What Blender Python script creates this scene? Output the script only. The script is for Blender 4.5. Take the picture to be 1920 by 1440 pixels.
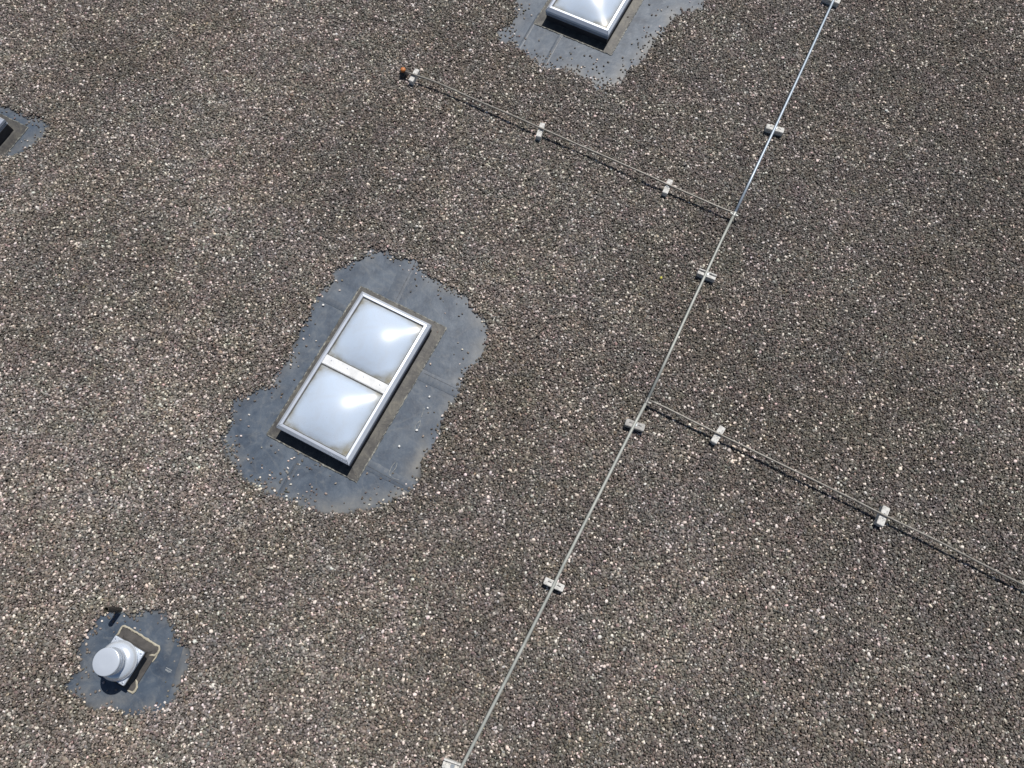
import bpy, bmesh, math, random
import numpy as np
from mathutils import Vector, Matrix

for o in list(bpy.data.objects):
    bpy.data.objects.remove(o)
random.seed(7)
rng = np.random.default_rng(11)
R = math.radians
scene = bpy.context.scene
COL = scene.collection

# ------------------------------------------------------------------ camera
F_PX, TILT, CAM_H = 1356.0, R(18.0), 6.0          # drone 6 m above the roof, 72 degrees down
cam_d = bpy.data.cameras.new('camera')
cam_d.sensor_width = 36.0
cam_d.lens = F_PX / 1920.0 * 36.0
cam_d.clip_start, cam_d.clip_end = 0.05, 2000.0
cam = bpy.data.objects.new('camera', cam_d)
cam.location = (0, 0, CAM_H)
cam.rotation_euler = (TILT, 0, 0)
COL.objects.link(cam)
scene.camera = cam

# ------------------------------------------------------------------ sky and sun
SUN_EL, SUN_AZ = R(61.0), R(60.0)                  # azimuth counted from +X towards +Y
world = bpy.data.worlds.new('World')
scene.world = world
world.use_nodes = True
wn = world.node_tree
wn.nodes.clear()
sky = wn.nodes.new('ShaderNodeTexSky')
sky.sky_type = 'NISHITA'
sky.sun_disc = False
sky.sun_elevation = SUN_EL
sky.sun_rotation = math.pi / 2 - SUN_AZ
sky.air_density = 1.0
sky.dust_density = 0.6
sky.ozone_density = 1.2
bg = wn.nodes.new('ShaderNodeBackground')
bg.inputs['Strength'].default_value = 0.055
wo = wn.nodes.new('ShaderNodeOutputWorld')
wn.links.new(sky.outputs[0], bg.inputs[0])
wn.links.new(bg.outputs[0], wo.inputs[0])

sun_d = bpy.data.lights.new('sun', 'SUN')
sun_d.energy = 4.6
sun_d.angle = R(0.53)
sun_d.color = (1.0, 0.955, 0.89)
sun = bpy.data.objects.new('sun', sun_d)
sdir = Vector((math.cos(SUN_EL) * math.cos(SUN_AZ), math.cos(SUN_EL) * math.sin(SUN_AZ), math.sin(SUN_EL)))
sun.rotation_euler = sdir.to_track_quat('Z', 'Y').to_euler()
sun.location = sdir * 30
COL.objects.link(sun)

vs = scene.view_settings
vs.view_transform = 'Standard'
vs.look = 'None'
vs.exposure = 0.0
vs.gamma = 1.0
vs.use_curve_mapping = False

# ------------------------------------------------------------------ helpers
CT, ST = math.cos(TILT), math.sin(TILT)


def at(x, y, z=0.0):
    """point of the roof at height z, surveyed from the photograph (1920 x 1440)"""
    X, Y = (x - 960) / F_PX, -(y - 720) / F_PX
    dz = -CT + Y * ST
    s = (z - CAM_H) / dz
    return Vector((X * s, (ST + Y * CT) * s, z))


def link(name, me, mat=None, parent=None):
    o = bpy.data.objects.new(name, me)
    COL.objects.link(o)
    if mat is not None and not me.materials:
        me.materials.append(mat)
    if parent is not None:
        o.parent = parent
    return o


def tag(o, label=None, cat=None, group=None, kind=None):
    if label: o['label'] = label
    if cat: o['category'] = cat
    if group: o['group'] = group
    if kind: o['kind'] = kind
    return o


def empty(name, loc, rz=0.0):
    o = bpy.data.objects.new(name, None)
    o.empty_display_size = 0.1
    o.location = loc
    o.rotation_euler = (0, 0, rz)
    COL.objects.link(o)
    return o


def mesh(name, verts, faces, smooth=False):
    me = bpy.data.meshes.new(name)
    me.from_pydata([tuple(v) for v in verts], [], faces)
    me.update()
    if smooth:
        me.polygons.foreach_set('use_smooth', [True] * len(me.polygons))
    return me


def box_mesh(sx, sy, z0, z1, bevel=0.003, cx=0.0, cy=0.0, rough=0.0, seg=2):
    bm = bmesh.new()
    bmesh.ops.create_cube(bm, size=1)
    for v in bm.verts:
        v.co = Vector((cx + v.co.x * sx, cy + v.co.y * sy, z0 + (v.co.z + .5) * (z1 - z0)))
    if bevel > 0:
        bmesh.ops.bevel(bm, geom=list(bm.edges), offset=bevel, segments=seg, affect='EDGES')
    if rough > 0:
        for v in bm.verts:
            v.co += Vector((random.uniform(-1, 1), random.uniform(-1, 1), random.uniform(-1, 1))) * rough
    me = bpy.data.meshes.new('box')
    bm.to_mesh(me)
    bm.free()
    return me


def join_boxes(specs):
    bm = bmesh.new()
    for (sx, sy, z0, z1, bev, cx, cy) in specs:
        t = box_mesh(sx, sy, z0, z1, bev, cx, cy)
        bm.from_mesh(t)
        bpy.data.meshes.remove(t)
    me = bpy.data.meshes.new('boxes')
    bm.to_mesh(me)
    bm.free()
    return me


def ring_mesh(W, L, prof, smooth=False, closed=False):
    """rectangular ring: prof is a list of (inset, z); outer outline W x L, mitred corners"""
    vv, ff = [], []
    for (i, z) in prof:
        a, b = W / 2 - i, L / 2 - i
        vv += [(-a, -b, z), (a, -b, z), (a, b, z), (-a, b, z)]
    n = len(prof)
    rngk = range(n) if closed else range(n - 1)
    for k in rngk:
        k2 = (k + 1) % n
        for c in range(4):
            d = (c + 1) % 4
            ff.append((4 * k + c, 4 * k + d, 4 * k2 + d, 4 * k2 + c))
    return mesh('ring', vv, ff, smooth)


def lathe(prof, n=64, smooth=True, cap_top=True, cap_bottom=False):
    vv, ff = [], []
    for (r, z) in prof:
        for k in range(n):
            a = 2 * math.pi * k / n
            vv.append((r * math.cos(a), r * math.sin(a), z))
    for i in range(len(prof) - 1):
        for k in range(n):
            k2 = (k + 1) % n
            ff.append((i * n + k, i * n + k2, (i + 1) * n + k2, (i + 1) * n + k))
    if cap_top:
        m = (len(prof) - 1) * n
        ff.append(tuple(m + k for k in range(n)))
    if cap_bottom:
        ff.append(tuple(reversed(range(n))))
    me = mesh('lathe', vv, ff, smooth)
    return me


def tube_mesh(pts, r, n=12):
    pts = [Vector(p) for p in pts]
    vv, ff = [], []
    for i, p in enumerate(pts):
        t = (pts[min(i + 1, len(pts) - 1)] - pts[max(i - 1, 0)]).normalized()
        s = t.cross(Vector((0, 0, 1))).normalized()
        u = s.cross(t)
        for k in range(n):
            a = 2 * math.pi * k / n
            vv.append(p + r * (math.cos(a) * s + math.sin(a) * u))
    for i in range(len(pts) - 1):
        for k in range(n):
            k2 = (k + 1) % n
            ff.append((i * n + k, i * n + k2, (i + 1) * n + k2, (i + 1) * n + k))
    ff.append(tuple(reversed(range(n))))
    ff.append(tuple((len(pts) - 1) * n + k for k in range(n)))
    return mesh('tube', vv, ff, True)


def strip_mesh(pts, w, z, th, jitter=0.25, taper=True):
    """flat irregular bead laid along a polyline"""
    pts = [Vector((p[0], p[1], 0)) for p in pts]
    # resample
    dense = [pts[0]]
    for a, b in zip(pts[:-1], pts[1:]):
        m = max(1, int((b - a).length / 0.012))
        dense += [a.lerp(b, (j + 1) / m) for j in range(m)]
    vv, ff = [], []
    N = len(dense)
    for i, p in enumerate(dense):
        t = (dense[min(i + 1, N - 1)] - dense[max(i - 1, 0)])
        if t.length < 1e-6:
            t = Vector((1, 0, 0))
        t.normalize()
        s = Vector((t.y, -t.x, 0))
        k = 1 + jitter * random.uniform(-1, 1)
        k2 = 1 + jitter * random.uniform(-1, 1)
        if taper and (i == 0 or i == N - 1):
            k, k2 = .25, .25
        zz = z + th * (1 + .4 * random.uniform(-1, 1))
        vv += [p + s * w / 2 * k + Vector((0, 0, z)), p + s * w * .22 * k + Vector((0, 0, zz)),
               p - s * w * .22 * k2 + Vector((0, 0, zz)), p - s * w / 2 * k2 + Vector((0, 0, z))]
    for i in range(N - 1):
        for c in range(3):
            ff.append((4 * i + c, 4 * i + c + 1, 4 * i + 5 + c, 4 * i + 4 + c))
    return mesh('strip', vv, ff, True)


# value noise on the roof plane (numpy)
def vnoise(x, y, scale, seed):
    g = np.random.default_rng(seed).random((257, 257)) * 2 - 1
    X, Y = np.asarray(x) / scale + 60, np.asarray(y) / scale + 60
    xi, yi = np.floor(X).astype(int), np.floor(Y).astype(int)
    fx, fy = X - xi, Y - yi
    fx, fy = fx * fx * (3 - 2 * fx), fy * fy * (3 - 2 * fy)
    xi, yi = xi % 256, yi % 256
    return (g[xi, yi] * (1 - fx) + g[xi + 1, yi] * fx) * (1 - fy) + (g[xi, yi + 1] * (1 - fx) + g[xi + 1, yi + 1] * fx) * fy


# ------------------------------------------------------------------ materials
def new_mat(name):
    m = bpy.data.materials.new(name)
    m.use_nodes = True
    nt = m.node_tree
    b = nt.nodes['Principled BSDF']
    return m, nt, b


def noise(nt, scale, detail=4, rough=.55, coord=None, dist=0.0):
    n = nt.nodes.new('ShaderNodeTexNoise')
    n.inputs['Scale'].default_value = scale
    n.inputs['Detail'].default_value = detail
    n.inputs['Roughness'].default_value = rough
    n.inputs['Distortion'].default_value = dist
    if coord is not None:
        nt.links.new(coord, n.inputs['Vector'])
    return n


def ramp(nt, fac, stops):
    r = nt.nodes.new('ShaderNodeValToRGB')
    el = r.color_ramp.elements
    while len(el) > 1:
        el.remove(el[-1])
    el[0].position, el[0].color = stops[0][0], (*stops[0][1], 1)
    for p, c in stops[1:]:
        e = el.new(p)
        e.color = (*c, 1)
    nt.links.new(fac, r.inputs['Fac'])
    return r


def mix(nt, fac, a, b, mode='MIX'):
    m = nt.nodes.new('ShaderNodeMix')
    m.data_type = 'RGBA'
    m.blend_type = mode
    if isinstance(fac, (int, float)):
        m.inputs['Factor'].default_value = fac
    else:
        nt.links.new(fac, m.inputs['Factor'])
    for s, v in (('A', a), ('B', b)):
        sock = [i for i in m.inputs if i.name == s and i.type == 'RGBA'][0]
        if isinstance(v, tuple):
            sock.default_value = (*v, 1)
        else:
            nt.links.new(v, sock)
    return [o for o in m.outputs if o.type == 'RGBA'][0]


def math_n(nt, op, a, b=None, clamp=False):
    m = nt.nodes.new('ShaderNodeMath')
    m.operation = op
    m.use_clamp = clamp
    for i, v in enumerate((a, b)):
        if v is None:
            continue
        if isinstance(v, (int, float)):
            m.inputs[i].default_value = v
        else:
            nt.links.new(v, m.inputs[i])
    return m.outputs[0]


def bump(nt, b, height, strength=.3, dist=.01):
    n = nt.nodes.new('ShaderNodeBump')
    n.inputs['Strength'].default_value = strength
    n.inputs['Distance'].default_value = dist
    nt.links.new(height, n.inputs['Height'])
    nt.links.new(n.outputs[0], b.inputs['Normal'])


def obj_coord(nt):
    return nt.nodes.new('ShaderNodeTexCoord').outputs['Object']


def simple_mat(name, c1, c2, scale, rough=.6, metal=0.0, bscale=None, bstr=.15, rvar=.1, detail=5, lo=.3, hi=.7, bdist=.004):
    m, nt, b = new_mat(name)
    co = obj_coord(nt)
    n = noise(nt, scale, detail, .6, co)
    r = ramp(nt, n.outputs['Fac'], [(lo, c1), (hi, c2)])
    nt.links.new(r.outputs[0], b.inputs['Base Color'])
    b.inputs['Metallic'].default_value = metal
    n2 = noise(nt, scale * 2.3, 3, .5, co)
    rr = math_n(nt, 'MULTIPLY_ADD', n2.outputs['Fac'], rvar * 2)
    rr.node.inputs[2].default_value = rough - rvar
    nt.links.new(rr, b.inputs['Roughness'])
    if bscale:
        n3 = noise(nt, bscale, 4, .6, co)
        bump(nt, b, n3.outputs['Fac'], bstr, bdist)
    return m


# stone: colour comes with every single stone
M_STONE, nt, b = new_mat('stone')
a = nt.nodes.new('ShaderNodeAttribute')
a.attribute_type = 'INSTANCER'
a.attribute_name = 'col'
co = obj_coord(nt)
n = noise(nt, 2.2, 3, .6, co)
rp = ramp(nt, n.outputs['Fac'], [(.3, (.72, .72, .72)), (.7, (1.18, 1.18, 1.18))])
nt.links.new(mix(nt, 1.0, a.outputs['Color'], rp.outputs[0], 'MULTIPLY'), b.inputs['Base Color'])
b.inputs['Roughness'].default_value = .62
b.inputs['Specular IOR Level'].default_value = .35

# single pebbles
def pebble_mat(name, c):
    return simple_mat(name, tuple(x * .8 for x in c), c, 60, .6)
M_PEB_W = pebble_mat('white_pebble', (.80, .80, .78))
M_PEB_Y = pebble_mat('yellow_pebble', (.60, .56, .10))

# gravel beyond the built stones
M_FAR, nt, b = new_mat('far_gravel')
co = obj_coord(nt)
v = nt.nodes.new('ShaderNodeTexVoronoi')
v.inputs['Scale'].default_value = 42
nt.links.new(co, v.inputs['Vector'])
sep = nt.nodes.new('ShaderNodeSeparateColor')
nt.links.new(v.outputs['Color'], sep.inputs[0])
r = ramp(nt, sep.outputs[0], [(0, (.030, .026, .023)), (.45, (.062, .054, .047)), (.85, (.115, .100, .088)), (.95, (.34, .32, .29))])
nt.links.new(r.outputs[0], b.inputs['Base Color'])
b.inputs['Roughness'].default_value = .7
bump(nt, b, math_n(nt, 'SUBTRACT', 1.0, v.outputs['Distance']), .9, .02)

# roofing membrane: blue-grey rubber with dust stains, beige silt where the gravel ends, dark fines beneath the gravel
M_MEMB, nt, b = new_mat('rubber_membrane')
co = obj_coord(nt)
n1 = noise(nt, 4.5, 7, .68, co, .7)
n2 = noise(nt, 17, 5, .65, co, .4)
base = ramp(nt, n1.outputs['Fac'], [(.32, (.029, .044, .070)), (.48, (.052, .074, .108)), (.68, (.092, .118, .154))])
spots = ramp(nt, n2.outputs['Fac'], [(.54, (0, 0, 0)), (.74, (1, 1, 1))])
sp = math_n(nt, 'MULTIPLY', spots.outputs[0], .55)
c = mix(nt, sp, base.outputs[0], (.155, .170, .185))
n4 = noise(nt, 2.6, 3, .5, co, .8)                       # drying rings left by puddles
ringd = math_n(nt, 'ABSOLUTE', math_n(nt, 'SUBTRACT', n4.outputs['Fac'], .5))
ringf = ramp(nt, ringd, [(0.0, (.20, .20, .20)), (.008, (.10, .10, .10)), (.03, (0, 0, 0))])
c = mix(nt, ringf.outputs[0], c, (.19, .195, .195))
n5 = noise(nt, 90, 3, .7, co)                            # grit
c = mix(nt, ramp(nt, n5.outputs['Fac'], [(.62, (0, 0, 0)), (.72, (.6, .6, .6))]).outputs[0], c, (.22, .22, .21))
ad = nt.nodes.new('ShaderNodeAttribute')
ad.attribute_name = 'dust'
dn = math_n(nt, 'MULTIPLY', ad.outputs['Fac'], ramp(nt, n2.outputs['Fac'], [(.25, (.5, .5, .5)), (.6, (1, 1, 1))]).outputs[0])
c = mix(nt, dn, c, (.185, .182, .172))
af = nt.nodes.new('ShaderNodeAttribute')
af.attribute_name = 'fines'
c = mix(nt, af.outputs['Fac'], c, (.035, .031, .027))
nt.links.new(c, b.inputs['Base Color'])
rr = ramp(nt, n2.outputs['Fac'], [(.3, (.42, .42, .42)), (.7, (.62, .62, .62))])
nt.links.new(rr.outputs[0], b.inputs['Roughness'])
b.inputs['Specular IOR Level'].default_value = .5
n3 = noise(nt, 6, 4, .55, co)
bump(nt, b, n3.outputs['Fac'], .25, .02)

M_SHEET, nt, b = new_mat('membrane_sheet')
co = obj_coord(nt)
n1 = noise(nt, 5, 6, .62, co, .5)
n2 = noise(nt, 24, 5, .65, co)
base = ramp(nt, n1.outputs['Fac'], [(.3, (.036, .051, .076)), (.7, (.082, .105, .138))])
c = mix(nt, math_n(nt, 'MULTIPLY', ramp(nt, n2.outputs['Fac'], [(.5, (0, 0, 0)), (.7, (1, 1, 1))]).outputs[0], .35), base.outputs[0], (.15, .155, .16))
nt.links.new(c, b.inputs['Base Color'])
b.inputs['Roughness'].default_value = .5
bump(nt, b, n2.outputs['Fac'], .15, .006)

M_FLASH, nt, b = new_mat('flashing_rubber')          # dusty, olive-brown
co = obj_coord(nt)
n1 = noise(nt, 7, 6, .65, co, .8)
n2 = noise(nt, 35, 5, .6, co)
base = ramp(nt, n1.outputs['Fac'], [(.34, (.032, .031, .033)), (.52, (.062, .060, .057)), (.72, (.135, .128, .106))])
c = mix(nt, math_n(nt, 'MULTIPLY', ramp(nt, n2.outputs['Fac'], [(.55, (0, 0, 0)), (.72, (1, 1, 1))]).outputs[0], .4), base.outputs[0], (.20, .19, .155))
nt.links.new(c, b.inputs['Base Color'])
b.inputs['Roughness'].default_value = .55
bump(nt, b, n1.outputs['Fac'], .3, .012)

M_FANFLASH = simple_mat('fan_flashing_rubber', (.038, .036, .036), (.085, .079, .074), 16, .6, 0, 60, .25)
M_SEAL = simple_mat('old_sealant', (.050, .052, .052), (.26, .26, .23), 28, .6, 0, 80, .3, lo=.42, hi=.62)
M_TAN = simple_mat('tan_sealant', (.30, .275, .21), (.44, .41, .33), 40, .7, 0, 90, .3)
M_CURB = simple_mat('dark_curb', (.020, .020, .026), (.045, .043, .050), 14, .55, 0, 50, .15)
M_ALU = simple_mat('milled_aluminium', (.60, .65, .74), (.70, .745, .83), 9, .34, .42, None, rvar=.06)
M_ALU_D = simple_mat('dull_aluminium', (.34, .38, .46), (.46, .50, .58), 14, .38, .8, None, rvar=.08)
M_GASKET = simple_mat('grey_gasket', (.07, .07, .07), (.13, .13, .12), 20, .7)
M_BAR = simple_mat('white_bar', (.54, .555, .565), (.68, .695, .71), 9, .45, .15, None, lo=.30, hi=.5)
M_FAN = simple_mat('spun_aluminium', (.68, .74, .83), (.76, .82, .90), 5, .25, .45, None, rvar=.04)
M_PIPE_B = simple_mat('blue_grey_pipe', (.30, .36, .42), (.40, .46, .53), 9, .42, .35, None)
M_PIPE_G = simple_mat('weathered_grey_pipe', (.29, .305, .285), (.42, .43, .40), 7, .55, .2, 30, .1)
M_JOINT = simple_mat('grey_coupling', (.30, .31, .30), (.44, .45, .43), 30, .5, .3)
M_JOINT_D = simple_mat('dark_coupling', (.14, .14, .135), (.24, .24, .23), 30, .5, .4)
M_WIRE = simple_mat('galvanised_wire', (.17, .16, .14), (.30, .285, .26), 25, .5, .3, None)
M_CLIP = simple_mat('grey_clip', (.22, .25, .28), (.34, .37, .40), 30, .45, .4)
M_CONC = simple_mat('pale_concrete', (.27, .265, .25), (.62, .615, .595), 45, .85, 0, 220, .4, lo=.30, hi=.55, bdist=.003)
M_CONC2 = simple_mat('grey_concrete', (.27, .265, .255), (.44, .43, .415), 45, .85, 0, 220, .4, lo=.36, hi=.6, bdist=.003)
M_BLACK = simple_mat('black_plastic', (.018, .017, .017), (.040, .037, .035), 20, .5)
M_INNER = simple_mat('lit_black_plastic', (.05, .045, .035), (.09, .08, .06), 30, .8)  # paler than the pipe: light on bore and rim is put into the colour
M_ORANGE = simple_mat('orange_plastic', (.38, .12, .028), (.52, .19, .05), 20, .5)
M_PAINT = simple_mat('pale_chalk', (.17, .185, .20), (.30, .32, .34), 90, .8)
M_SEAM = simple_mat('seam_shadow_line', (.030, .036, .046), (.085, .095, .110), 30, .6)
M_STREAK = simple_mat('pale_residue', (.14, .155, .165), (.27, .28, .28), 60, .7, lo=.4, hi=.6)

# opal acrylic dome with dirt gathered at its foot and corners
M_DOME, nt, b = new_mat('opal_acrylic')
ae = nt.nodes.new('ShaderNodeAttribute')
ae.attribute_name = 'dirt'
co = obj_coord(nt)
n1 = noise(nt, 14, 5, .6, co, .5)
d = math_n(nt, 'MULTIPLY', ae.outputs['Fac'], ramp(nt, n1.outputs['Fac'], [(.25, (.35, .35, .35)), (.7, (1, 1, 1))]).outputs[0], True)
n6 = noise(nt, 5, 5, .65, co, 1.2)
film = ramp(nt, n6.outputs['Fac'], [(.42, (0, 0, 0)), (.75, (.45, .45, .45))])
n7 = noise(nt, 120, 2, .5, co)
speck = ramp(nt, n7.outputs['Fac'], [(.70, (0, 0, 0)), (.76, (.7, .7, .7))])
c = mix(nt, film.outputs[0], (.46, .545, .67), (.42, .455, .50))
c = mix(nt, speck.outputs[0], c, (.30, .30, .28))
c = mix(nt, d, c, (.22, .205, .155))
nt.links.new(c, b.inputs['Base Color'])
nt.links.new(math_n(nt, 'MULTIPLY_ADD', film.outputs[0], .22), b.inputs['Roughness'])
b.inputs['Roughness'].links[0].from_node.inputs[2].default_value = .29
b.inputs['IOR'].default_value = 1.49
b.inputs['Specular IOR Level'].default_value = .38
b.inputs['Coat Weight'].default_value = .1
b.inputs['Coat Roughness'].default_value = .34

# ------------------------------------------------------------------ bare patches in the gravel
def zp(pts, s, ox, oy):
    return [(ox + x / s, oy + y / s) for x, y in pts]

P_MAIN = zp([(760,95),(800,70),(870,85),(950,120),(1010,130),(1060,200),(1130,230),(1220,290),(1270,320),(1290,370),(1350,420),(1370,450),(1360,520),(1350,580),(1310,640),(1260,680),(1230,760),(1195,820),(1150,900),(1120,1000),(1085,1080),(1030,1150),(1020,1220),(975,1290),(920,1320),(840,1345),(780,1370),(700,1375),(640,1395),(560,1395),(510,1370),(440,1365),(400,1330),(330,1310),(270,1300),(215,1270),(150,1210),(100,1140),(60,1080),(45,1010),(90,960),(90,880),(110,820),(170,800),(230,775),(290,760),(320,690),(370,640),(385,580),(430,530),(440,460),(490,400),(500,340),(550,280),(590,240),(600,190),(670,150),(740,125)], 2.667, 400, 440)
P_TOP = zp([(300,0),(290,90),(280,170),(210,210),(150,260),(160,320),(260,355),(300,390),(400,440),(470,510),(510,560),(620,560),(720,560),(790,610),(890,640),(930,730),(1010,760),(1060,700),(1150,680),(1200,600),(1250,540),(1320,490),(1370,420),(1420,350),(1500,270),(1540,200),(1600,110),(1720,90),(1820,70),(1840,0),(1950,-400),(1900,-850),(1550,-1120),(1150,-1050),(850,-700),(500,-300)], 4.364, 900, 0)
P_LEFT = zp([(0,215),(150,240),(250,280),(340,345),(480,370),(560,420),(700,400),(830,480),(990,600),(940,700),(900,830),(830,900),(760,960),(640,990),(600,1080),(480,1120),(350,1190),(200,1230),(100,1220),(0,1230)], 11.07, 0, 180) + [(-40,310),(-130,380),(-260,420),(-330,330),(-250,200),(-100,170)]
P_FAN = zp([(500,250),(620,240),(770,190),(850,270),(960,240),(1080,230),(1250,250),(1330,300),(1340,430),(1370,520),(1440,560),(1520,700),(1510,830),(1430,960),(1410,1080),(1350,1190),(1250,1270),(1120,1340),(960,1370),(800,1350),(640,1310),(500,1320),(380,1260),(300,1180),(170,1120),(140,1030),(230,960),(310,880),(290,800),(300,680),(320,580),(380,490),(440,420),(490,330)], 6.0, 100, 1110)
POLYS = [np.array([tuple(at(x, y, .012)[:2]) for x, y in P]) for P in (P_MAIN, P_TOP, P_LEFT, P_FAN)]


def signed(x, y):
    """distance to the nearest bare patch: negative inside; and which patch"""
    x, y = np.asarray(x, float), np.asarray(y, float)
    best = np.full(x.shape, 9.0)
    which = np.full(x.shape, -1)
    for pi, P in enumerate(POLYS):
        lo, hi = P.min(0) - .8, P.max(0) + .8
        m = (x > lo[0]) & (x < hi[0]) & (y > lo[1]) & (y < hi[1])
        if not m.any():
            continue
        X, Y = x[m], y[m]
        dmin = np.full(X.shape, 1e9)
        ins = np.zeros(X.shape, bool)
        for k in range(len(P)):
            ax, ay = P[k]
            bx, by = P[(k + 1) % len(P)]
            ex, ey = bx - ax, by - ay
            t = np.clip(((X - ax) * ex + (Y - ay) * ey) / (ex * ex + ey * ey), 0, 1)
            dmin = np.minimum(dmin, np.hypot(X - ax - t * ex, Y - ay - t * ey))
            cr = (ay > Y) != (by > Y)
            with np.errstate(divide='ignore', invalid='ignore'):
                xi = ex * (Y - ay) / (ey if ey != 0 else 1e-9) + ax
            ins ^= cr & (X < xi)
        sd = np.where(ins, -dmin, dmin)
        cur = best[m]
        upd = sd < cur
        cur[upd] = sd[upd]
        best[m] = cur
        w = which[m]
        w[upd] = pi
        which[m] = w
    return best, which

# ------------------------------------------------------------------ roof membrane (structure)
X0, X1, Y0, Y1 = -7.4, 7.4, -2.2, 8.3
nx, ny = int((X1 - X0) / .04), int((Y1 - Y0) / .04)
gx, gy = np.meshgrid(np.linspace(X0, X1, nx + 1), np.linspace(Y0, Y1, ny + 1), indexing='ij')
gx, gy = gx.ravel(), gy.ravel()
idx = np.arange((nx + 1) * (ny + 1)).reshape(nx + 1, ny + 1)
quads = np.stack([idx[:-1, :-1], idx[1:, :-1], idx[1:, 1:], idx[:-1, 1:]], -1).reshape(-1, 4)
me = bpy.data.meshes.new('roof_membrane')
me.vertices.add(len(gx))
me.vertices.foreach_set('co', np.stack([gx, gy, np.zeros_like(gx)], 1).astype(np.float32).ravel())
me.loops.add(quads.size)
me.loops.foreach_set('vertex_index', quads.ravel().astype(np.int32))
me.polygons.add(len(quads))
me.polygons.foreach_set('loop_start', np.arange(0, quads.size, 4, dtype=np.int32))
me.update(calc_edges=True)
sd, wh = signed(gx, gy)
edge = np.clip(1 - np.abs(sd + .02) / .16, 0, 1) ** 1.3
# silt gathers mostly at the low (southern and eastern) rims
side = np.zeros_like(gx)
for pi, P in enumerate(POLYS):
    c = P.mean(0)
    m = wh == pi
    dx, dy = gx[m] - c[0], gy[m] - c[1]
    side[m] = np.clip(.5 + .5 * (dx * .55 - dy * .85) / (np.hypot(dx, dy) + 1e-6), 0, 1)
dust = edge * (.34 + .62 * side ** 1.5) * np.clip(.55 + .8 * vnoise(gx, gy, .11, 3), 0, 1)
me.attributes.new('dust', 'FLOAT', 'POINT').data.foreach_set('value', dust.astype(np.float32))
me.attributes.new('fines', 'FLOAT', 'POINT').data.foreach_set('value', np.clip((sd + .0) / .03, 0, 1).astype(np.float32))
memb = link('roof_membrane', me, M_MEMB)
tag(memb, 'flat blue-grey rubber roof membrane showing where the gravel is swept back', 'roof', kind='structure')

# trapezoid of built gravel; the roof goes on around it
def half_w(y):
    return 3.81 + (y + 1.05) * .219 + 1.2
TY0, TY1 = -1.9, 7.95
far = 160.0
w0, w1 = half_w(TY0), half_w(TY1)
vv = [(-far, -far, .026), (far, -far, .026), (far, far, .026), (-far, far, .026),
      (-w0, TY0, .026), (w0, TY0, .026), (w1, TY1, .026), (-w1, TY1, .026)]
ff = [(0, 1, 5, 4), (1, 2, 6, 5), (2, 3, 7, 6), (3, 0, 4, 7)]
fr = link('gravel_roof', mesh('gravel_roof', vv, ff), M_FAR)
tag(fr, 'wide flat roof covered in brown-grey gravel, going on all around', 'roof', kind='structure')

# ------------------------------------------------------------------ gravel (stuff): stones set one by one
def stone_mesh(seed):
    r = random.Random(seed)
    bm = bmesh.new()
    bmesh.ops.create_icosphere(bm, subdivisions=2 if seed < 3 else 1, radius=.5)
    if seed >= 3:
        bmesh.ops.subdivide_edges(bm, edges=list(bm.edges), cuts=1, smooth=.6)
    ph = [Vector((r.uniform(-1, 1), r.uniform(-1, 1), r.uniform(-1, 1))).normalized() for _ in range(7)]
    am = [r.uniform(.02, .13) for _ in ph]
    cut = [r.uniform(.36, .47) for _ in ph]
    for v in bm.verts:
        d = v.co.normalized()
        v.co *= 1 + sum(a_ * (d.dot(p)) ** 3 for a_, p in zip(am, ph))
        for p, c_ in zip(ph, cut):                       # a few worn facets
            h = v.co.dot(p)
            if h > c_:
                v.co -= p * (h - c_) * .8
    me = bpy.data.meshes.new('stone')
    bm.to_mesh(me)
    bm.free()
    me.polygons.foreach_set('use_smooth', [True] * len(me.polygons))
    me.materials.append(M_STONE)
    return me

stones = bpy.data.collections.new('stones')               # shapes only, not linked to the scene
NST = 10
for k in range(NST):
    stones.objects.link(bpy.data.objects.new('stone_shape', stone_mesh(k)))

def jgrid(pitch, seed):
    r = np.random.default_rng(seed)
    ys = np.arange(TY0, TY1, pitch * .866)
    px, py = [], []
    for j, y in enumerate(ys):
        h = half_w(y)
        xs = np.arange(-h, h, pitch) + (pitch / 2 if j % 2 else 0)
        px.append(xs)
        py.append(np.full(xs.shape, y))
    px, py = np.concatenate(px), np.concatenate(py)
    px = px + r.uniform(-.48, .48, px.shape) * pitch
    py = py + r.uniform(-.48, .48, py.shape) * pitch
    return px, py

def in_flash(x, y):
    return np.zeros(x.shape, bool)

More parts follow.
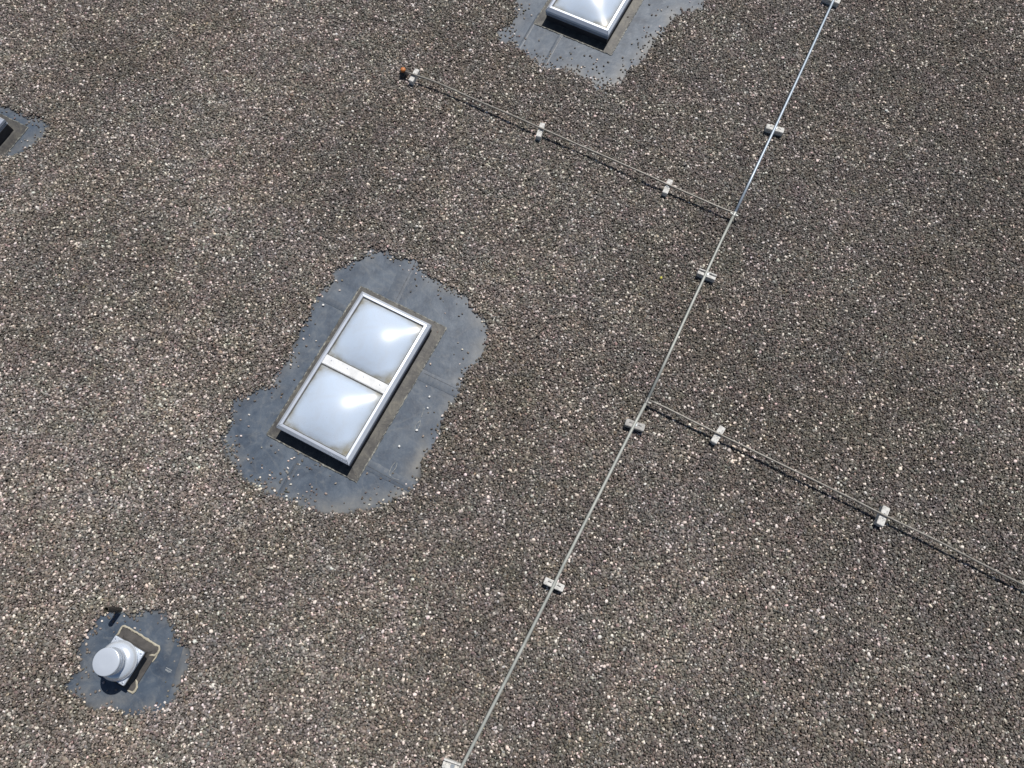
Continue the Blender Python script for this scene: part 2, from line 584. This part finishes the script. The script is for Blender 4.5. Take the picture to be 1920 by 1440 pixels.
layers = []
for li, (pitch, zc, seed) in enumerate(((.0190, .009, 21), (.0162, .0175, 22))):
    x, y = jgrid(pitch, seed)
    sd, wh = signed(x, y)
    e = sd + .024 * vnoise(x, y, .06, 31) + .016 * vnoise(x, y, .022, 32)
    keep = e > (0.0 if li == 0 else .016)
    u = np.random.default_rng(seed + 5).random(x.shape)
    sc = np.clip(.5 + .9 * vnoise(x, y, .16, 33), 0, 1)   # loose stones come in drifts
    if li == 0:
        inside = ~keep
        dens = np.where(wh == 1, .42, np.where(wh == 3, .14, .22)) * np.exp(e / np.where(wh == 1, .10, .06)) * (.15 + 1.5 * sc ** 2) + .0022
        dens += .40 * np.exp(np.minimum(e, 0) / .016)
        keep &= (u < .62 + .38 * np.clip(e / .035, 0, 1)) | (e > .035)
        cm = POLYS[0].mean(0)
        sw = (wh == 0) & (x - cm[0] < -.25) & (y - cm[1] < -.55)
        dens = np.where(sw, dens + .045 + .07 * sc, dens)
        keep |= inside & (u < dens)
    x, y, e = x[keep], y[keep], e[keep]
    loose = e < 0
    z = zc + np.random.default_rng(seed + 6).normal(0, .0020, x.shape) + .004 * vnoise(x, y, .35, 34)
    z = np.where(loose, .0055, z)
    z = np.where((~loose) & (li == 0) & (e < .03), np.minimum(z, .0075), z)
    layers.append((x, y, z, loose, np.full(x.shape, li)))
x, y, z, loose, lay = [np.concatenate(a_) for a_ in zip(*layers)]
N = len(x)
size = np.clip(np.exp(rng.normal(math.log(.0172), .29, N)), .009, .034)
size = np.where(lay == 0, size * 1.12, size)
size = np.where(loose, np.clip(size * .95, .011, .022), size)
asp = rng.uniform(.68, 1.0, N)
flat = rng.uniform(.50, .85, N)
scl = np.stack([size * rng.uniform(1.0, 1.25, N), size * asp, size * flat], 1)
rot = np.stack([rng.normal(0, .30, N), rng.normal(0, .30, N), rng.uniform(0, 6.283, N)], 1)
rot[loose, :2] *= .25
# colours: brown-grey stones, some pale, a few pink, tan, green or slate
lum = np.exp(rng.normal(math.log(.128), .41, N))
broad = .13 * vnoise(x, y, 1.4, 41) + .10 * vnoise(x, y, .6, 42) + .10 * vnoise(x, y, .22, 47)
# stones grow paler towards the west and, slightly, the south
broad += -.01 + np.clip(-.030 * x - .010 * (y - 2), -.3, .3)
lum *= np.exp(broad)
pale = rng.random(N) < np.where(loose, .12, .080 * np.exp(1.2 * broad))
lum = np.where(pale, rng.uniform(.36, .76, N), np.clip(lum, .03, .42))
warm = .14 + .035 * vnoise(x, y, .8, 43) + rng.normal(0, .05, N)
rg = .035 * vnoise(x, y, .11, 44) + .03 * rng.normal(0, 1, N)
bl = .045 * vnoise(x, y, .13, 45) + .02 * rng.normal(0, 1, N)
odd = rng.random(N)
rg = np.where(odd < .035, rg + .13, rg)
warm = np.where((odd > .95) & (odd < .985), warm + .15, warm)
warm = np.where(pale, warm * .75, warm)
colr = lum * 1.06 * (1 + .55 * warm + rg)
colg = lum * 1.006 * (1 - .02 * warm - .40 * rg - .1 * bl)
colb = lum * .972 * (1 - .62 * warm + bl)
col = np.clip(np.stack([colr, colg, colb, np.ones(N)], 1), .012, .85)

me = bpy.data.meshes.new('gravel')
me.vertices.add(N)
me.vertices.foreach_set('co', np.stack([x, y, z], 1).astype(np.float32).ravel())
me.attributes.new('rot', 'FLOAT_VECTOR', 'POINT').data.foreach_set('vector', rot.astype(np.float32).ravel())
me.attributes.new('scl', 'FLOAT_VECTOR', 'POINT').data.foreach_set('vector', scl.astype(np.float32).ravel())
me.attributes.new('idx', 'INT', 'POINT').data.foreach_set('value', rng.integers(0, NST, N).astype(np.int32))
me.attributes.new('col', 'FLOAT_COLOR', 'POINT').data.foreach_set('color', col.astype(np.float32).ravel())
me.update()
print('stones', N)
gravel = link('gravel', me, M_STONE)
tag(gravel, 'loose rounded brown-grey gravel covering the flat roof', 'gravel', kind='stuff')
ng = bpy.data.node_groups.new('gravel', 'GeometryNodeTree')
ng.interface.new_socket('Geometry', in_out='INPUT', socket_type='NodeSocketGeometry')
ng.interface.new_socket('Geometry', in_out='OUTPUT', socket_type='NodeSocketGeometry')
gi, go = ng.nodes.new('NodeGroupInput'), ng.nodes.new('NodeGroupOutput')
ip = ng.nodes.new('GeometryNodeInstanceOnPoints')
ci = ng.nodes.new('GeometryNodeCollectionInfo')
ci.inputs['Collection'].default_value = stones
ci.inputs['Separate Children'].default_value = True
ci.inputs['Reset Children'].default_value = True
ip.inputs['Pick Instance'].default_value = True
def nattr(name, t):
    q = ng.nodes.new('GeometryNodeInputNamedAttribute')
    q.data_type = t
    q.inputs['Name'].default_value = name
    return q.outputs['Attribute']
ng.links.new(gi.outputs[0], ip.inputs['Points'])
ng.links.new(ci.outputs[0], ip.inputs['Instance'])
ng.links.new(nattr('idx', 'INT'), ip.inputs['Instance Index'])
ng.links.new(nattr('rot', 'FLOAT_VECTOR'), ip.inputs['Rotation'])
ng.links.new(nattr('scl', 'FLOAT_VECTOR'), ip.inputs['Scale'])
ng.links.new(ip.outputs[0], go.inputs[0])
gravel.modifiers.new('gravel', 'NODES').node_group = ng

# ------------------------------------------------------------------ overlapping membrane sheets, residue
def px_strip(name, pts, w, mat, z=.002, th=.0022, jit=.06, zz=0.0):
    P = [at(px_, py_, zz) for px_, py_ in pts]
    return link(name, strip_mesh(P, w, z, th, jit, taper=False), mat, memb)

for pts, w in (
        ([(775, 478), (715, 605)], .13),                 # above the central skylight
        ([(780, 698), (890, 750)], .10),                 # right of it
        ([(580, 830), (495, 980)], .05),
        ([(660, 855), (830, 945)], .09),
        ([(555, 535), (670, 590)], .06),
        ([(1068, 35), (1000, 160)], .045),
        ([(1012, 25), (955, 122)], .035),
        ([(345, 1180), (285, 1370)], .08)):
    px_strip('membrane_strip', pts, w, M_SHEET)
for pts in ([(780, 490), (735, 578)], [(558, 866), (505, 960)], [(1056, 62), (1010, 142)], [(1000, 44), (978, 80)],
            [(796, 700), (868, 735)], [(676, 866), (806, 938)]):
    px_strip('seam_shadow', pts, .0045, M_SEAM, .0050, .0005, .6)  # dark lines drawn along the overlap edges, standing in for their shadow
for loop in ([(787, 789), (779, 798), (778, 805), (783, 806), (788, 796), (788, 788)],
             [(742, 866), (735, 874), (729, 888), (732, 890), (742, 878), (745, 868)],
             [(796, 765), (790, 782)], [(729, 890), (738, 896)], [(738, 897), (748, 900)]):
    px_strip('residue_streak', loop, .006, M_STREAK, .004, .001, .5)
for pts in ([(312, 1251.5), (322.5, 1257.5)], [(311, 1254.5), (321.5, 1260.5)], [(310.5, 1256), (318, 1261)]):
    px_strip('chalk_dash', pts, .006, M_PAINT, .0045, .0008, .3)

# ------------------------------------------------------------------ skylights
AX = R(-27.2)                                            # the roof's grid: short sides run along this
U = Vector((math.cos(AX + math.pi / 2), math.sin(AX + math.pi / 2), 0))
V = Vector((math.cos(AX), math.sin(AX), 0))
SW, SL = .708, 1.400


def dome_mesh(w, l, h, n=40):
    vv, ff, dirt = [], [], []
    for i in range(n + 1):
        for j in range(n + 1):
            # finer towards the rim
            s, t = math.sin((i / n - .5) * math.pi), math.sin((j / n - .5) * math.pi)
            zz = h * ((1 - s * s) * (1 - t * t)) 
            vv.append((s * w / 2, t * l / 2, zz))
            e = max(abs(s), abs(t))
            cnr = max(0, (abs(s) + abs(t) - 1.35) / .65)
            low = max(0, (s - t * .9))                    # silt washes towards the low corner
            dirt.append(min(1, max(0, (e - .80) / .20) ** 1.7 * .7 + cnr ** 1.0 * (.85 + .6 * min(1.2, low))))
    for i in range(n):
        for j in range(n):
            a_ = i * (n + 1) + j
            ff.append((a_, a_ + n + 1, a_ + n + 2, a_ + 1))
    me = mesh('dome', vv, ff, True)
    me.attributes.new('dirt', 'FLOAT', 'POINT').data.foreach_set('value', dirt)
    return me


def rect_pts(W, L, jit=0.0):
    c = [(-W / 2, -L / 2), (W / 2, -L / 2), (W / 2, L / 2), (-W / 2, L / 2), (-W / 2, -L / 2)]
    out = []
    for p, q in zip(c[:-1], c[1:]):
        m = max(2, int(math.hypot(q[0] - p[0], q[1] - p[1]) / .03))
        for k in range(m):
            t = k / m
            out.append((p[0] + (q[0] - p[0]) * t + random.uniform(-jit, jit), p[1] + (q[1] - p[1]) * t + random.uniform(-jit, jit), 0))
    out.append(out[0])
    return out


def skylight(center, label, seed, lift=0.026):
    random.seed(seed)
    t = empty('skylight', (center.x, center.y, 0), AX)
    tag(t, label, 'skylight', 'double-domed skylights in the gravel roof')
    # flashing skirt sloping up from the membrane to the curb
    fl = link('flashing', ring_mesh(.885, 1.560, [(0, .001), (.001, .006), (.05, .0075), (.080, .010), (.092, .013), (.104, .013)]), M_FLASH, t)
    bead = link('sealant_bead', strip_mesh(rect_pts(.888, 1.563, .0025), .012, .0055, .002, .6), M_SEAL, fl)
    link('curb', ring_mesh(SW, SL, [(.008, .011), (.010, .064 + lift), (.06, .064 + lift)]), M_CURB, t)
    lf = link('lower_frame', ring_mesh(SW, SL, [(.030, .058), (.003, .058), (.003, .066), (.007, .068), (.007, .080), (.001, .082), (.001, .087), (.012, .089), (.03, .089)]), M_ALU_D, t)
    uf = link('upper_frame', ring_mesh(SW, SL, [(.030, .0905), (.004, .0905), (.0, .093), (.0, .117), (.002, .120), (.024, .1435), (.027, .145), (.044, .147), (.046, .146), (.046, .128), (.06, .128)]), M_ALU, t)
    lf.location.z = uf.location.z = lift
    # the mitres show as fine dark lines at the corners
    for sx in (-1, 1):
        for sy in (-1, 1):
            p0 = Vector((sx * (SW / 2 - .004), sy * (SL / 2 - .004), .1235))
            p1 = Vector((sx * (SW / 2 - .0255), sy * (SL / 2 - .0255), .1452))
            p2 = Vector((sx * (SW / 2 - .0455), sy * (SL / 2 - .0455), .1470))
            link('mitre_joint', tube_mesh([p0, p1, p2], .0011, 6), M_GASKET, uf)
    inw, inl = SW - .092, SL - .092
    barw = .088
    dl = (inl - barw) / 2
    for k, sy in enumerate((1, -1)):
        cy = sy * (barw + dl) / 2
        g = ring_mesh(inw - .0015, dl - .0015, [(0, .120), (0, .137), (.007, .138), (.008, .128), (.012, .126)])
        go_ = link('gasket', g, M_GASKET, t)
        go_.location = (0, cy, lift)
        d = link('dome', dome_mesh(inw - .016, dl - .016, .086), M_DOME, t)
        d.location = (0, cy, .132 + lift)
    link('cross_bar', join_boxes([(inw - .003, barw, .118, .146, .003, 0, 0), (inw - .05, .006, .1445, .1475, .001, 0, -.034)]), M_BAR, t).location.z = lift
    for sx in (-.24, -.08, .08, .24):
        s = link('screw', lathe([(.005, .146), (.005, .1478), (.003, .1486)], 10), M_ALU_D, t)
        s.location = (sx, .012, lift)
    return t

c_main = at(671, 718.5, 0)
c_main = Vector((-1.338, 1.985, 0))
skylight(c_main, 'silver-framed double-domed skylight in the middle of the large bare membrane patch', 3)
c_top = at(1146, 103, 0) - V * .4425 + U * .780
skylight(c_top, 'silver-framed skylight cut by the top edge, near the long pipe rail', 4)
c_left = at(53, 240, 0) - V * .4425 - U * .780
skylight(c_left, 'skylight of which only one corner shows at the left edge', 5, .052)

# ------------------------------------------------------------------ roof fan
random.seed(9)
c_fan = at(240.5, 1236.5, 0)
fan = empty('roof_fan', (c_fan.x, c_fan.y, 0), AX)
tag(fan, 'round silver roof fan with flat cap on a square plate beside the black pipe', 'roof fan')
flf = link('flashing', ring_mesh(.350, .365, [(0, .001), (.002, .007), (.040, .010), (.058, .028), (.066, .05)]), M_FANFLASH, fan)
link('curb', ring_mesh(.225, .235, [(0, .022), (0, .112), (.05, .112)]), M_CURB, fan)
link('base_plate', box_mesh(.272, .265, .112, .136, .004), M_FAN, fan)
link('fan_body', lathe([(.105, .134), (.128, .136), (.138, .141), (.1445, .149), (.1465, .153), (.1460, .157), (.1435, .160), (.1415, .163), (.1395, .171), (.135, .181), (.127, .192), (.117, .201), (.106, .208), (.096, .2125), (.0915, .216), (.0905, .222), (.0905, .247)], 96), M_FAN, fan)
for sx in (-1, 1):
    for sy in (-1, 1):
        b0 = link('bolt', lathe([(.006, .1355), (.006, .1395), (.004, .141)], 8), M_ALU_D, fan)
        b0.location = (sx * .118, sy * .115, 0)
link('groove', lathe([(.0915, .236), (.0935, .238), (.0935, .2525)], 96), M_ALU_D, fan)
link('cap', lathe([(.094, .2520), (.0985, .2524), (.1000, .2545), (.1000, .270), (.0985, .2715), (.0985, .2745), (.1000, .276), (.1000, .318), (.0992, .323), (.0965, .3262), (.0930, .3275), (.04, .3282)], 96, cap_bottom=True), M_FAN, fan)
inv = Matrix.Rotation(-AX, 4, 'Z')
def loc_fan(px_, py_, z_):
    return inv @ (at(px_, py_, z_) - c_fan)
for pts in ([(700, 490), (725, 470), (750, 420), (775, 385), (800, 385), (850, 405), (950, 465), (1050, 530), (1140, 588), (1185, 612), (1195, 645), (1175, 680), (1135, 712), (1075, 712)],
            [(925, 985), (938, 1020), (938, 1070), (915, 1110), (888, 1135), (850, 1118), (828, 1105)]):
    P = [loc_fan(100 + a_ / 6, 1110 + b_ / 6, .012) for a_, b_ in pts]
    link('sealant_strip', strip_mesh(P, .016, .0095, .0045, .35), M_TAN, flf)
for pts in ([(1195, 650), (1160, 720), (1110, 790)],):
    P = [loc_fan(100 + a_ / 6, 1110 + b_ / 6, .008) for a_, b_ in pts]
    link('sealant_strip', strip_mesh(P, .010, .006, .003, .4), M_TAN, flf)

# ------------------------------------------------------------------ black vent pipe beside the fan
c_p = at(226.6, 1143.7, 0)
vp = empty('vent_pipe', (c_p.x, c_p.y, 0))
tag(vp, 'short open black plastic pipe standing above the roof fan', 'pipe')
link('pipe', lathe([(.0205, 0.0), (.0205, .218), (.0200, .22), (.0175, .22), (.0170, .218)], 32, cap_top=False), M_BLACK, vp)
link('bore', lathe([(.0172, .2175), (.0172, .02), (.001, .02)], 32, cap_top=True), M_INNER, vp)
link('rim', lathe([(.0206, .2185), (.0204, .2212), (.0172, .2212), (.0170, .2185)], 32, cap_top=False), M_INNER, vp)
link('base_collar', lathe([(.030, .0), (.0295, .006), (.023, .011), (.0207, .013)], 32, cap_top=False), M_JOINT, vp)

# ------------------------------------------------------------------ holders: concrete blocks
BT = .080                                                 # top of the blocks
def block(p_a, p_b, label, kind, width=.058, mat=None, clip=None):
    A, B = at(*p_a, BT), at(*p_b, BT)
    c = (A + B) / 2
    d = B - A
    ang = math.atan2(d.y, d.x)
    ln = d.length
    t = empty('rail_block' if kind[0] == 'r' else 'wire_block', (c.x, c.y, 0), ang)
    t.rotation_euler = (R(random.uniform(-2.2, 2.2)), R(random.uniform(-1.6, 1.6)), ang)
    tag(t, label, 'block', 'concrete blocks under the pipe rail' if kind[0] == 'r' else 'concrete blocks under the wires')
    mat = mat or M_CONC
    if kind == 'rg':                                      # two ridges with a channel
        link('base', box_mesh(ln, width, .014, BT - .016, .003), mat, t)
        for s, wd in ((-1, .024), (1, .012)):
            link('ridge', box_mesh(ln * .995, wd, BT - .0165, BT, .002, 0, s * (width / 2 - wd / 2)), mat, t)
    else:
        link('body', box_mesh(ln, width, .014, BT, .0035, rough=.0006), mat, t)
        if kind[0] == 'r':
            for s in (-1, 1):
                link('slot', box_mesh(.030, .008, BT - .004, BT + .0008, .0005, s * ln * .24, .004), M_CURB, t)
    if kind[0] == 'w':
        link('saddle', box_mesh(.018, .030, BT - .002, BT + .0075, .002), M_CLIP, t)
        for s in (-1, 1):
            sc_ = link('screw', lathe([(.0045, BT - .001), (.0045, BT + .003), (.0025, BT + .004)], 10), M_CLIP, t)
            sc_.location = (s * .022, 0, 0)
    else:
        link('saddle', box_mesh(.030, .026, BT - .002, BT + .004, .002), M_CLIP, t)
    return t

random.seed(12)
block((1545, -8), (1575, 3), 'concrete block under the far end of the pipe rail, cut by the top edge', 'r')
block((1437, 235.5), (1470, 244), 'pale concrete block under the blue-grey pipe, first below the top edge', 'r')
block((1309.5, 507.5), (1342.5, 520.5), 'concrete block with a channel, just below the upper wire joint', 'rg')
block((1173, 790), (1208.5, 802), 'grey concrete block under the pipe, just below the lower wire joint', 'r', .060, M_CONC2)
block((1021, 1088), (1057, 1104), 'concrete block under the pipe, lowest one wholly in view', 'r', .056)
block((830, 1431), (867, 1444), 'channelled concrete block at the bottom edge, left of the pipe', 'rg', .062)
block((782.5, 129), (769.5, 151), 'concrete block at the wire end, beside the orange cap', 'w', .049)
block((1017.7, 230), (1009.5, 256), 'pale concrete block midway along the upper wire', 'w', .049)
block((1257.5, 336), (1246.7, 361), 'concrete block on the upper wire, nearest to the pipe rail', 'w', .051)
block((1356, 800), (1338.5, 829), 'concrete block on the lower wire, nearest to the pipe rail', 'w', .054)
block((1663, 950), (1650, 984), 'greyish concrete block on the lower wire, near the right edge', 'w', .060, M_CONC)

# ------------------------------------------------------------------ pipe rail
RR, RZ = .0125, BT + .0035 + .0125
rp_px = [(1563, 0), (1508, 121), (1452, 242), (1415, 321), (1376.7, 402), (1353, 450), (1320, 521), (1303, 557), (1262, 647), (1213, 752), (1189, 797), (1124, 926), (1056, 1060), (1037.5, 1099), (953, 1267), (866, 1437)]
RP = [at(px_, py_, RZ) for px_, py_ in rp_px]
d0 = (RP[0] - RP[2]).normalized()
d1 = (RP[-1] - RP[-3]).normalized()
j1 = 4
rail = empty('pipe_rail', (RP[4].x, RP[4].y, 0))
tag(rail, 'long thin metal pipe running across the gravel on concrete blocks, blue-grey then grey', 'pipe')
def rl(pts):
    o = rail.location
    return [p - o for p in pts]
up = [RP[0] + d0 * k for k in (1.6, .8)] + RP[:5]
lo1 = RP[4:10]
lo2 = RP[9:] + [RP[-1] + d1 * k for k in (.6, 1.2)]
tag(link('pipe', tube_mesh(rl(up), RR, 16), M_PIPE_B, rail), 'blue-grey upper length of pipe')
tag(link('pipe', tube_mesh(rl(lo1), RR * .98, 16), M_PIPE_G, rail), 'weathered grey middle length of pipe')
tag(link('pipe', tube_mesh(rl(lo2), RR * 1.02, 16), M_PIPE_G, rail), 'weathered grey lower length of pipe')
def coupling(i, back, fwd, r, mat):
    t0 = (RP[i - 1] - RP[i]).normalized()
    return link('coupling', tube_mesh(rl([RP[i] + t0 * back, RP[i] + t0 * (back * .9), RP[i] - t0 * fwd * .9, RP[i] - t0 * fwd]), r, 16), mat, rail)
cp = coupling(4, .022, .022, .0165, M_JOINT)
for s in (-1, 1):
    q = RP[4] - rail.location + V * s * .026
    b_ = link('bolt', box_mesh(.022, .012, -.006, .006, .002), M_JOINT, cp)
    b_.location = q
    b_.rotation_euler = (0, 0, AX)
cp2 = coupling(9, .030, .022, .0152, M_JOINT_D)
q = RP[9] - rail.location + V * .024 - U * .004
b_ = link('bolt', box_mesh(.028, .014, -.006, .007, .002), M_JOINT_D, cp2)
b_.location = q
b_.rotation_euler = (0, 0, AX)

# ------------------------------------------------------------------ wires
WZ, WR = BT + .0115, .0092
def wire(px_list, label, extra=None):
    P = [at(px_, py_, WZ) for px_, py_ in px_list]
    if extra:
        P.append(P[-1] + (P[-1] - P[-2]).normalized() * extra)
    dense = []
    for a_, b_ in zip(P[:-1], P[1:]):
        m = max(1, int((b_ - a_).length / .06))
        dense += [a_.lerp(b_, k / m) for k in range(m)]
    dense.append(P[-1])
    dense = [p + Vector((0, 0, random.uniform(-.003, .003) + .004 * math.sin(i * .37))) + U * random.uniform(-.0025, .0025) for i, p in enumerate(dense)]
    # smooth the kinks
    for _ in range(3):
        dense = [dense[0]] + [(dense[i - 1] + 2 * dense[i] + dense[i + 1]) / 4 for i in range(1, len(dense) - 1)] + [dense[-1]]
    me = tube_mesh(dense, WR, 10)
    o = link('wire', me, M_WIRE)
    tag(o, label, 'wire', 'wires branching off the pipe rail')
    return o
wire([(760, 134.5), (769.5, 138), (816, 153.5), (884.7, 184), (953, 213.2), (1012, 240), (1056.6, 259), (1135, 293.5), (1220, 331.2), (1251.7, 346), (1303, 368), (1370, 398), (1388, 403)],
     'thin upper wire running from the orange cap to the pipe rail')
wire([(1217, 750), (1245, 762.5), (1292, 787), (1346, 812.5), (1417, 847), (1498, 887), (1580, 926.6), (1656, 965), (1721.7, 996.5), (1792.5, 1032.5), (1863, 1068), (1920, 1097)],
     'thin lower wire running from the pipe rail off the right edge', 1.2)

# ------------------------------------------------------------------ orange-capped wire end
c_o = at(757.5, 139.5, .03)
oc = empty('wire_end_post', (c_o.x, c_o.y, 0))
tag(oc, 'short black post with a round orange cap at the wire end', 'post')
link('post', lathe([(.041, .012), (.041, .058), (.0235, .062), (.0235, .088)], 28), M_BLACK, oc)
link('cap', lathe([(.0245, .084), (.026, .088), (.0262, .097), (.0245, .104), (.019, .110), (.009, .1135)], 28), M_ORANGE, oc)

# ------------------------------------------------------------------ single pebbles on the membrane
def pebble(px_, py_, d, mat, label, seed, group=None, z=0.0):
    p = at(px_, py_, z + d * .3)
    me = stone_mesh(seed)
    me.materials.clear()
    o = link('pebble', me, mat)
    o.location = (p.x, p.y, z + d * .36)
    o.scale = (d, d * .85, d * .72)
    o.rotation_euler = (.1, .1, seed * 1.3)
    tag(o, label, 'pebble', group)
G = 'white pebbles on the bare membrane'
pebble(805, 744, .022, M_PEB_W, 'white pebble on the membrane right of the central skylight, topmost of four', 3, G)
pebble(802, 765, .019, M_PEB_W, 'white pebble on the membrane right of the skylight, second of four from top', 4, G)
pebble(781.4, 807, .025, M_PEB_W, 'large white pebble at the foot of a pale streak, third of four', 5, G)
pebble(748.6, 837, .025, M_PEB_W, 'white pebble on the membrane right of the skylight, lowest of four', 6, G)
pebble(606, 572, .026, M_PEB_W, 'white pebble on the membrane near the skylight, upper left', 7, G)
pebble(1239.5, 521, .030, M_PEB_Y, 'yellow pebble lying on gravel left of the channelled pipe block', 8, z=.028)
